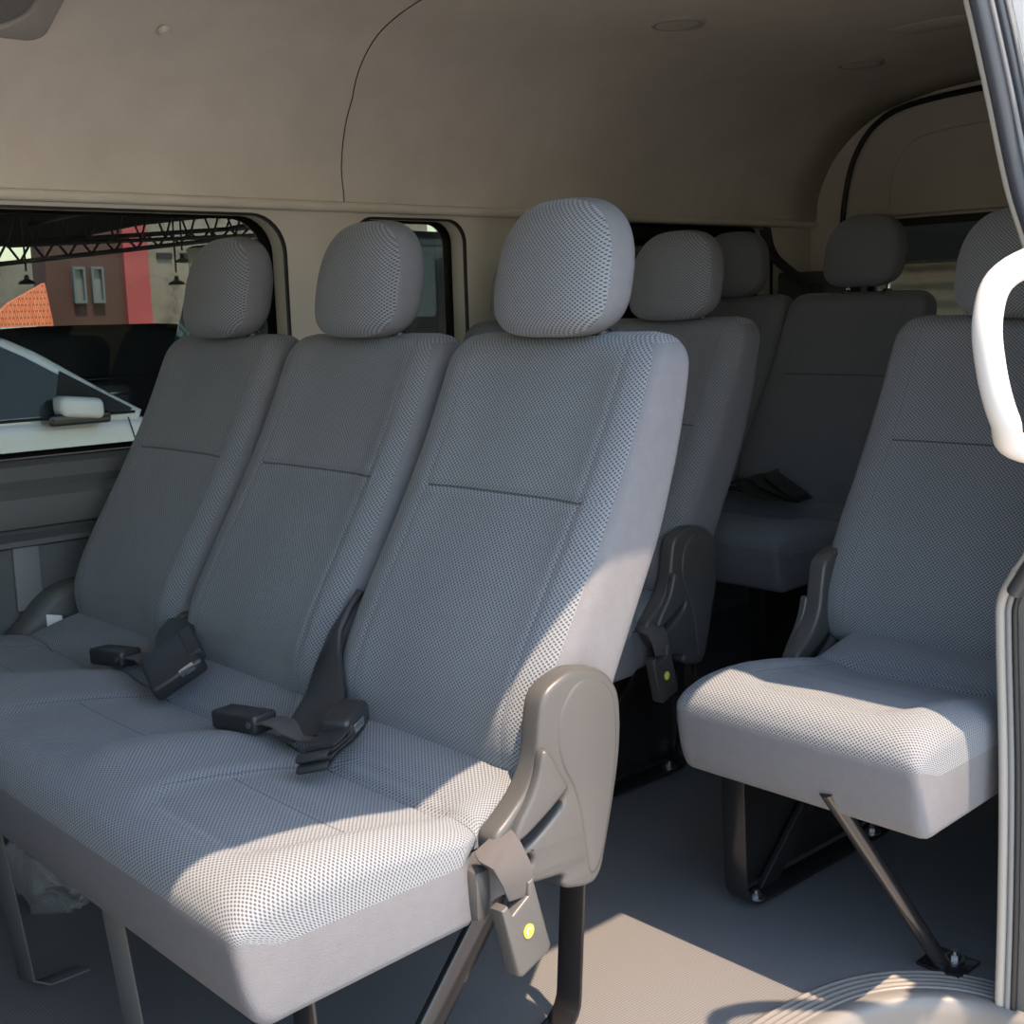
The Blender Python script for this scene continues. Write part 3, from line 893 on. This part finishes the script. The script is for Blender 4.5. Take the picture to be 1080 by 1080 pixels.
# step well
bm = bmesh.new()
add_box(bm, (-.93, YO - .02, -.22), (-.58, 1.62, -.20), .004)
add_box(bm, (-.94, YO - .02, -.22), (-.905, 1.62, -.03), .002)
add_box(bm, (-.93, 1.60, -.22), (-.60, 1.62, -.035), .002)
o = bm_obj('floor_step', bm, M['step_metal']); struct(o); o.name = 'trim_17'
# van underside/outer skin
o = box('trim_18', (-2.56, YF, -.30), (-.58, YR, -.225), M['rubber']); struct(o)
bm = bmesh.new()
add_box(bm, (-2.60, YF, -.30), (-2.57, YR, .68), .004); add_box(bm, (-2.60, YF, 1.27), (-2.565, YR, 1.45), .004)
o = bm_obj('trim_19', bm, M['white_paint']); struct(o)
bm = bmesh.new(); add_box(bm, (-.64, 1.63, -.30), (-.61, YR, .70), .004)
o = bm_obj('trim_20', bm, M['white_paint']); struct(o)

# grab handle on the pillar
hpts = crv([(-.425, 1.480, 1.036), (-.430, 1.43, 1.042), (-.500, 1.370, 1.044), (-.570, 1.310, 1.040), (-.610, 1.255, 1.017), (-.613, 1.226, .975), (-.607, 1.226, .920), (-.598, 1.240, .870), (-.593, 1.275, .838), (-.500, 1.370, .818), (-.430, 1.43, .812), (-.425, 1.480, .814)], 7)
t = thing('grab_handle', 'white curved grab handle on the door pillar at the right edge', 'handle', (-.425, 1.48, .92))
L0 = Vector(t.location)
bm = bmesh.new(); add_tube(bm, [p - L0 for p in hpts], .0150, 16); bm_obj('grip', bm, M['handle'], t, deg=60)
for z in (1.040, .810):
    box('mount', (-.018, -.008, z - L0.z - .022), (.022, .055, z - L0.z + .022), M['handle'], t, .008)

# ------------------------------------------------------------------ ceiling fittings
def roof_lamp(x, y, z, label):
    t = thing('ceiling_lamp', label, 'lamp', (x, y, z))
    bm = bmesh.new()
    R = []
    for r, h in ((.064, .008), (.064, .001), (.060, -.003), (.053, -.003), (.049, .000)):
        R.append([bm.verts.new((r * math.cos(2 * PI * k / 40), r * math.sin(2 * PI * k / 40), h)) for k in range(40)])
    for a, b in zip(R, R[1:]):
        for k in range(40): bm.faces.new((a[k], a[(k + 1) % 40], b[(k + 1) % 40], b[k]))
    bm_obj('bezel', bm, M['pillar_trim'], t)
    bm = bmesh.new(); add_tube(bm, [(0, 0, .006), (0, 0, .001), (0, 0, -.001)], [.050, .048, .030], 32); bm_obj('lens', bm, M['wall_trim'], t)
    return t
roof_lamp(-1.93, 2.335, 1.624, 'round lamp in the headliner, nearer of the two over the aisle')
roof_lamp(-1.95, 3.13, 1.622, 'round lamp in the headliner, farther of the two over the aisle')
o = box('ceiling_vent', (-1.70, 2.84, 1.6335), (-1.50, 2.96, 1.645), M['headliner'], bev=.006); tag(o, 'faint oblong vent in the headliner by the door pillar top', 'vent')
# speaker in the headliner corner (slanted)
nrm = Vector((.44, 0, -.90)).normalized()
ctr = Vector((-2.268, .893, 1.557))
ax = Vector((0, 1, 0)); bx = nrm.cross(ax).normalized()
t = thing('roof_speaker', 'round mesh speaker in a rounded square bezel, headliner above the front window', 'speaker', tuple(ctr))
f = lambda a, b, c: tuple(ax * a + bx * b + nrm * c)
plate('bezel', rrect(-.13, -.10, .13, .10, .035), [circle(0, .0, .082, 40)], .016, M['pillar_trim'], lambda a, b, c: f(a, b, c + .004), t, bevel=.006)
o = plate('speaker_mesh', circle(0, .0, .086, 40), [], .004, M['grey_trim'], lambda a, b, c: f(a, b, c + .002), t)
o = tag(tube('trim_clip', [(-2.285, 1.235, 1.542), (-2.280, 1.235, 1.532)], [.012, .009], M['headliner'], n=16), 'small round trim clip in the headliner above the front window', 'trim clip')

# plastic bag under the bench
bm = bmesh.new(); bmesh.ops.create_icosphere(bm, subdivisions=4, radius=1)
for v in bm.verts:
    n = noise.noise(v.co * 2.3) * .35 + noise.noise(v.co * 6) * .18
    v.co = Vector((v.co.x * .095, v.co.y * .075, v.co.z * .10)) * (1 + n)
bagm = NT('bag_film'); bb = bagm.n('ShaderNodeBsdfPrincipled'); setp(bb, Base_Color=(.35, .36, .36, 1), Roughness=.12, Alpha=.34, Specular_IOR_Level=.8); bagm.l(bb.outputs[0], bagm.out.inputs[0])
o = bm_obj('plastic_bag', bm, bagm.m, deg=12); o.location = (-2.05, .80, .085)
tag(o, 'crumpled clear plastic bag under the front bench', 'plastic bag')

# ------------------------------------------------------------------ outside
GZ = -.62
o = box('ground', (-60, -40, GZ - .1), (40, 60, GZ), M['ground']); struct(o)
carw = plain('car_white', (.80, .80, .78), .18, coat=.8)
carb = plain('car_black', (.012, .013, .014), .15, coat=.8)
cgl = plain('car_glass', (.02, .024, .026), .05)
cgl2 = plain('car_glass_light', (.18, .22, .24), .05)
tyre = plain('tyre', (.02, .02, .02), .8)

def car(name, label, x, y0, paint, hgt, length, belt, direction=1, roof=None, wid=1.75):
    """side profile along +y extruded in -x with a tapering greenhouse; x = near side"""
    t = thing(name, label, 'car', (x - wid / 2, y0, GZ))
    L = length
    body = [(0, .35), (.02, .70), (.10, belt), (L * .30, belt + .02), (L * .66, belt), (L * .80, belt - .06), (L * .96, belt - .22), (L, .62), (L - .02, .30), (L * .5, .26)]
    bo = [(p.x, p.y) for p in crv([(a, b, 0) for a, b in body], 5, closed=True)]
    arch = []
    plate('body', bo, [], wid, paint, lambda a, b, c: (c, a, b), t, bevel=.09, res=3)
    rf = roof
    gh = [(p.x, p.y) for p in crv([(a, b, 0) for a, b in rf], 5)]
    gh = gh + [(rf[-1][0] - .05, belt - .08), (rf[0][0] + .05, belt - .08)]
    cab = lambda a, b, c: (c * (1 - .16 * max(0, (b - belt) / (hgt - belt))), a, b)
    plate('cabin', gh, [], wid - .06, paint, cab, t, bevel=.05, res=3)
    # side glass slightly proud of the cabin, on both sides
    def shrink(poly, d):
        cx = sum(p[0] for p in poly) / len(poly); cy = sum(p[1] for p in poly) / len(poly)
        return poly
    for s in (1, -1):
        sg = [(rf[0][0] + .12, belt + .03)] + [(a + (.03 if i < len(rf) / 2 else -.045), b - .06) for i, (a, b) in enumerate(rf) if b > belt + .18] + [(rf[-1][0] - .20, belt + .03)]
        plate('side_glass', sg[::-1], [], .012, cgl, lambda a, b, c, s=s: (s * ((wid - .06) / 2 * (1 - .16 * max(0, (b - belt) / (hgt - belt))) + .004) + c, a, b), t)
        ml = [(rf[-1][0] - .55, belt + .0), (rf[-1][0] - .22, belt + .0)]
        px = s * (wid / 2 + .09)
        bm = bmesh.new(); add_box(bm, (px - .10, rf[-1][0] - .72, belt + .01), (px + .10, rf[-1][0] - .40, belt + .16), .05, None, 4)
        for v in bm.verts:
            v.co.z -= (v.co.y - (rf[-1][0] - .56)) * .12
        mo = bm_obj('mirror', bm, paint, t)
        bm = bmesh.new(); add_box(bm, (px - .13, rf[-1][0] - .80, belt - .04), (px + .06, rf[-1][0] - .34, belt + .05), .03, None, 3); bm_obj('mirror_foot', bm, carb, mo)
        tri = [(rf[-1][0] - .70, belt + .02), (rf[-1][0] - .12, belt + .02), (rf[-1][0] - .10, belt + .04), (rf[-1][0] - .60, belt + .34)]
        plate('mirror_sail', tri, [], .014, carb, lambda a, b, c, s=s: (s * ((wid - .06) / 2 * (1 - .16 * max(0, (b - belt) / (hgt - belt))) + .008) + c, a, b), mo).data.materials[0] = tyre
        # door seam and belt moulding
        bm = bmesh.new(); add_tube(bm, [(s * (wid / 2 + .001), rf[-1][0] - .15, belt - .02), (s * (wid / 2 + .001), rf[-1][0] - .08, belt - .3), (s * (wid / 2), rf[-1][0] - .10, .35)], .006, 6)
        add_tube(bm, [(s * (wid / 2 - .03), rf[0][0], belt + .015), (s * (wid / 2 - .03), rf[-1][0] - .08, belt + .012)], .012, 6)
        bm_obj('door_seam', bm, carb, t)
        for wy in (L * .18, L * .80):
            bm = bmesh.new(); add_tube(bm, [(s * (wid / 2 - .2), wy, .32), (s * (wid / 2 + .01), wy, .32)], .32, 28); wo = bm_obj('wheel', bm, tyre, t)
            bm = bmesh.new(); add_tube(bm, [(s * (wid / 2 - .0), wy, .32), (s * (wid / 2 + .02), wy, .32)], .20, 20); bm_obj('hub_cap', bm, M['bolt'], wo)
    hb = bmesh.new(); add_box(hb, (wid / 2 - .01, L * .42, belt - .16), (wid / 2 + .03, L * .42 + .2, belt - .125), .012); bm_obj('door_handle', hb, M['bolt'] if paint is carb else paint, t)
    return t
# white hatchback, front towards +y
car('parked_car', 'white parked car seen through the front window, wing mirror towards the viewer', -8.72, .9, carw, 1.56, 4.5, .92,
    roof=[(.35, .92), (.75, 1.34), (1.30, 1.53), (1.9, 1.56), (2.38, 1.535), (2.66, 1.43), (2.92, 1.27), (3.15, 1.12), (3.45, .94)])
car('parked_car', 'black parked car behind the white car', -11.5, 3.3, carb, 1.56, 4.9, 1.05,
    roof=[(.3, 1.05), (.6, 1.42), (1.2, 1.55), (2.4, 1.56), (3.0, 1.54), (3.3, 1.46), (3.7, 1.24), (4.0, 1.05)], wid=1.85)
# grey van beyond the second window
t = thing('parked_van', 'dark grey van seen through the small second window', 'van', (-10.2, 7.6, GZ))
vd = plain('van_grey', (.035, .038, .042), .3, coat=.5)
plate('body', [(p.x, p.y) for p in crv([(-1.2, .35, 0), (-1.15, 2.0, 0), (-.9, 2.30, 0), (1.4, 2.32, 0), (1.9, 2.1, 0), (2.5, 1.3, 0), (2.7, .9, 0), (2.7, .35, 0)], 4, closed=True)][::-1], [], 1.8, vd, lambda a, b, c: (c, a - .4, b), t, bevel=.08)
plate('side_glass', rrect(-.9, 1.55, .35, 2.1, .06), [], .02, cgl2, lambda a, b, c: (.905 + c, a - .3, b), t)
plate('door_panel', rrect(-.9, .5, .35, 1.45, .05), [], .02, vd, lambda a, b, c: (.905 + c, a - .3, b), t, bevel=.006)
for wy in (-.8, 1.6):
    bm = bmesh.new(); add_tube(bm, [(.7, wy, .33), (.92, wy, .33)], .33, 28); bm_obj('wheel', bm, tyre, t)

# canopy with trusses over the far side
steel = plain('truss_steel', (.02, .021, .022), .6)
t = thing('car_park_canopy', 'dark steel canopy with lattice trusses over the parked cars', 'canopy', (-12, 8, GZ))
L0 = Vector(t.location)
def W(*p): return Vector(p) - L0
cz = 2.62
bm = bmesh.new(); add_box(bm, tuple(W(-16.4, -3, cz)), tuple(W(-6.5, 11.2, cz + .04)), 0); bm_obj('roof_sheet', bm, steel, t)
def truss(p0, p1, q0, q1, n, r=.035, name='truss'):
    p0, p1, q0, q1 = map(lambda v: W(*v), (p0, p1, q0, q1))
    bm = bmesh.new()
    add_tube(bm, [p0, p1], r, 6); add_tube(bm, [q0, q1], r, 6)
    for k in range(n):
        a = p0.lerp(p1, k / n); b = q0.lerp(q1, (k + .5) / n); c = p0.lerp(p1, (k + 1) / n)
        add_tube(bm, [a, b], r * .5, 5); add_tube(bm, [b, c], r * .5, 5)
    return bm_obj(name, bm, steel, t, deg=60)
plate('gable_fascia', [(3, 1.93), (6.3, 1.95), (6.9, 1.98), (7.6, 2.12), (8.1, 2.22), (8.84, 2.31), (9.7, 2.40), (12, 2.50), (12, 2.75), (3, 2.75)], [], .08, steel, lambda a, b, c: tuple(W(-16.1 + c, a, b)), t)
truss((-16, 4.2, 1.49), (-16, 11.2, 2.26), (-16, 4.2, 1.80), (-16, 11.2, 2.33), 22, .035)
truss((-15.8, 6.2, 1.92), (-15.8, 11.2, 2.18), (-15.8, 6.2, 2.50), (-15.8, 11.2, 2.55), 14, .03)
truss((-12.5, 3.0, 1.96), (-12.5, 9.5, 2.2), (-12.5, 3.0, 2.25), (-12.5, 9.5, 2.5), 16, .03)
truss((-9.5, 2.0, 1.95), (-9.5, 9.5, 2.2), (-9.5, 2.0, 2.3), (-9.5, 9.5, 2.5), 18, .025)
for yy in (3.5, 6.6, 9.4):
    truss((-8, yy, 2.35), (-16, yy, 2.2), (-8, yy, 2.55), (-16, yy, 2.55), 14, .03)
for (xx, yy) in ((-16, 11.0), (-16, 2.5)):
    bm = bmesh.new(); add_tube(bm, [W(xx, yy, GZ), W(xx, yy, 2.6)], .09, 10); bm_obj('post', bm, steel, t)
o = tag(box('concrete_post', (-14.9, 9.15, GZ), (-14.6, 9.50, 2.0), plain('pale_post', (.30, .29, .26), .8)), 'pale concrete post at the right side of the front window view', 'post')
def hang_lamp(x, y, z, ztop, label):
    t = thing('pendant_lamp', label, 'lamp', (x, y, z), 'pendant lamps under the canopy')
    bm = bmesh.new()
    add_tube(bm, [(0, 0, 0), (0, 0, .03), (0, 0, .05), (0, 0, .10)], [.095, .08, .03, .02], 16); bm_obj('shade', bm, steel, t)
    bm = bmesh.new(); add_tube(bm, [(0, 0, .14), (0, 0, ztop - z)], .012, 6); bm_obj('rod', bm, steel, t)
hang_lamp(-14, 5.68, 1.40, 2.6, 'black pendant lamp hanging over the orange tiled roof')
hang_lamp(-14, 7.60, 1.64, 2.6, 'black pendant lamp, higher of the two before the stained wall')
hang_lamp(-13.4, 7.18, 1.36, 2.6, 'black pendant lamp, lower of the two before the stained wall')

# buildings
red = plain('red_wall', (.10, .055, .048), .9, var=.15, vscale=.8)
red2 = plain('bright_red_wall', (.42, .09, .095), .8, var=.12, vscale=1.2)
t = thing('building', 'red brown building with two narrow windows', 'building', (-21, 8.6, GZ)); L0 = Vector(t.location)
bm = bmesh.new(); add_box(bm, tuple(W(-19.5, 8.01, GZ)), tuple(W(-19, 9.24, 4.5)), 0); bm_obj('wall', bm, red, t)
for y in (8.50, 8.80):
    f = plate('window_frame', rrect(y - .10, 1.24, y + .10, 1.80, .01), [rrect(y - .065, 1.28, y + .065, 1.76, .01)], .1, plain('frame_blue', (.13, .17, .19), .6), lambda a, b, c: tuple(W(-18.97 + c, a, b)), t)
    plate('pane', rrect(y - .065, 1.28, y + .065, 1.76, .005), [], .02, cgl2, lambda a, b, c: tuple(W(-18.99 + c, a, b)), f)
o = tag(box('building', (-19.5, 9.242, GZ), (-18.9, 9.658, 4.5), red2), 'narrow bright red wall beside the red brown building', 'building')
t = thing('building', 'stained pale concrete wall with a row of small vents', 'building', (-21, 12, GZ)); L0 = Vector(t.location)
stain = NT('stained_wall'); bb = stain.n('ShaderNodeBsdfPrincipled'); setp(bb, Roughness=.9)
tc = stain.n('ShaderNodeTexCoord'); nz = stain.n('ShaderNodeTexNoise', Scale=1.1, Detail=8.0, Roughness=.7); stain.l(tc.outputs['Object'], nz.inputs['Vector'])
cr = stain.n('ShaderNodeValToRGB'); cr.color_ramp.elements[0].position = .36; cr.color_ramp.elements[0].color = (.10, .095, .08, 1); cr.color_ramp.elements[1].position = .5; cr.color_ramp.elements[1].color = (.25, .235, .195, 1)
stain.l(nz.outputs[0], cr.inputs[0]); stain.l(cr.outputs[0], bb.inputs['Base Color']); stain.l(bb.outputs[0], stain.out.inputs[0])
bm = bmesh.new(); add_box(bm, tuple(W(-19.6, 9.66, GZ)), tuple(W(-19, 15.5, 2.75)), 0); bm_obj('wall', bm, stain.m, t)
for k in range(5): box('wall_vent', tuple(W(-19.02, 9.85 + k * .42, 1.93)), tuple(W(-18.97, 10.12 + k * .42, 2.02)), steel, t)
t = thing('building', 'low house with a sunlit orange tiled roof', 'building', (-20, 6, GZ)); L0 = Vector(t.location)
tile = NT('orange_tiles'); bb = tile.n('ShaderNodeBsdfPrincipled'); setp(bb, Roughness=.8)
tc = tile.n('ShaderNodeTexCoord'); bk = tile.n('ShaderNodeTexBrick', Scale=9.0); bk.inputs['Color1'].default_value = (.75, .22, .10, 1); bk.inputs['Color2'].default_value = (.85, .32, .18, 1); bk.inputs['Mortar'].default_value = (.30, .08, .04, 1)
bk.inputs['Mortar Size'].default_value = .04
tile.l(tc.outputs['Object'], bk.inputs['Vector']); tile.l(bk.outputs[0], bb.inputs['Base Color']); tile.l(bb.outputs[0], tile.out.inputs[0])
bm = bmesh.new(); add_box(bm, tuple(W(-21, 3.5, GZ)), tuple(W(-18.75, 7.5, .70)), 0); bm_obj('wall', bm, M['concrete'], t)
o = plate('roof', [(3.2, .30), (7.87, .78), (7.87, 1.55), (7.29, 1.27), (7.02, 1.06), (5.5, .45), (3.2, .42)], [], .12, tile.m, lambda a, b, c: tuple(W(-18.6 - (b - .9) * .3 + c, a, b)), t)
t = thing('building', 'weathered grey concrete building left of the orange roof', 'building', (-27, 8, GZ)); L0 = Vector(t.location)
bm = bmesh.new(); add_box(bm, tuple(W(-30, 3, GZ)), tuple(W(-26, 11.6, 2.2)), 0); bm_obj('wall', bm, plain('weathered_wall', (.17, .165, .14), .9, var=.35, vscale=.9), t)
for y in (4.6, 6.6, 8.6):
    f = box('window_frame', tuple(W(-26.0, y, 1.1)), tuple(W(-25.93, y + .7, 1.8)), M['concrete'], t, .01); box('pane', tuple(W(-25.95, y + .06, 1.16)), tuple(W(-25.92, y + .64, 1.74)), cgl, f)
t = thing('building', 'building with pale ribbed roller shutter behind the tailgate window', 'building', (-3, 9, GZ)); L0 = Vector(t.location)
sh = NT('roller_shutter'); bb = sh.n('ShaderNodeBsdfPrincipled'); setp(bb, Roughness=.6, Base_Color=(.62, .60, .52, 1))
tc = sh.n('ShaderNodeTexCoord'); wv = sh.n('ShaderNodeTexWave', Scale=2.2, bands_direction='Z'); sh.l(tc.outputs['Object'], wv.inputs[0])
bp = sh.n('ShaderNodeBump', Strength=.8, Distance=.03); sh.l(wv.outputs[1], bp.inputs['Height']); sh.l(bp.outputs[0], bb.inputs['Normal']); sh.l(bb.outputs[0], sh.out.inputs[0])
bm = bmesh.new(); add_box(bm, tuple(W(-9, 9.2, GZ)), tuple(W(1, 12, 1.30)), 0); bm_obj('roller_shutter', bm, sh.m, t)
bm = bmesh.new(); add_box(bm, tuple(W(-9, 8.4, 1.24)), tuple(W(1, 12, 1.60)), 0); bm_obj('awning', bm, steel, t)
o = tag(box('boundary_wall', (-29, -12, GZ), (-28.6, 25, 1.2), M['concrete']), 'low concrete boundary wall behind the houses', 'wall')

# ------------------------------------------------------------------ light and camera
w = bpy.data.worlds.new('sky'); S.world = w; w.use_nodes = True
nt = w.node_tree; nt.nodes.clear()
wo = nt.nodes.new('ShaderNodeOutputWorld'); bg = nt.nodes.new('ShaderNodeBackground'); sk = nt.nodes.new('ShaderNodeTexSky')
sk.sky_type = 'NISHITA'; sk.sun_disc = False; sk.sun_elevation = math.radians(67); sk.sun_rotation = math.radians(95)
sk.air_density = 1.3; sk.dust_density = 1.0; sk.ozone_density = 1.0
nt.links.new(sk.outputs[0], bg.inputs[0]); bg.inputs[1].default_value = .225; nt.links.new(bg.outputs[0], wo.inputs[0])
sd = bpy.data.lights.new('sun', 'SUN'); sd.energy = 4.6; sd.angle = math.radians(.55); sd.color = (1, .74, .53)
so = bpy.data.objects.new('sun', sd); C.objects.link(so)
dvec = Vector((.40, -.060, 1.0)).normalized()      # towards the sun
so.rotation_euler = dvec.to_track_quat('Z', 'Y').to_euler(); so.location = (3, 0, 6)

cam = bpy.data.cameras.new('camera'); co = bpy.data.objects.new('camera', cam); C.objects.link(co); S.camera = co
FPX = 1321.6; yaw, pit, rol = math.radians(47.381), math.radians(9.310), math.radians(-1.6856)
fw = Vector((-math.sin(yaw) * math.cos(pit), math.cos(yaw) * math.cos(pit), -math.sin(pit)))
rt = Vector((math.cos(yaw), math.sin(yaw), 0)); up = rt.cross(fw)
c_, s_ = math.cos(rol), math.sin(rol)
r2 = rt * c_ + up * s_; u2 = up * c_ - rt * s_
mm = Matrix((r2, u2, -fw)).transposed().to_4x4(); mm.translation = (0, 0, 1)
co.matrix_world = mm
cam.sensor_fit = 'HORIZONTAL'; cam.sensor_width = 36; cam.lens = FPX / 1080 * 36; cam.clip_start = .02; cam.clip_end = 200

S.view_settings.view_transform = 'Standard'; S.view_settings.look = 'None'; S.view_settings.gamma = 1; S.view_settings.use_curve_mapping = False
S.view_settings.exposure = 1.42
S.cycles.max_bounces = 10; S.cycles.diffuse_bounces = 6; S.cycles.transparent_max_bounces = 12
S.cycles.use_denoising = True
S.cycles.caustics_reflective = False; S.cycles.caustics_refractive = False
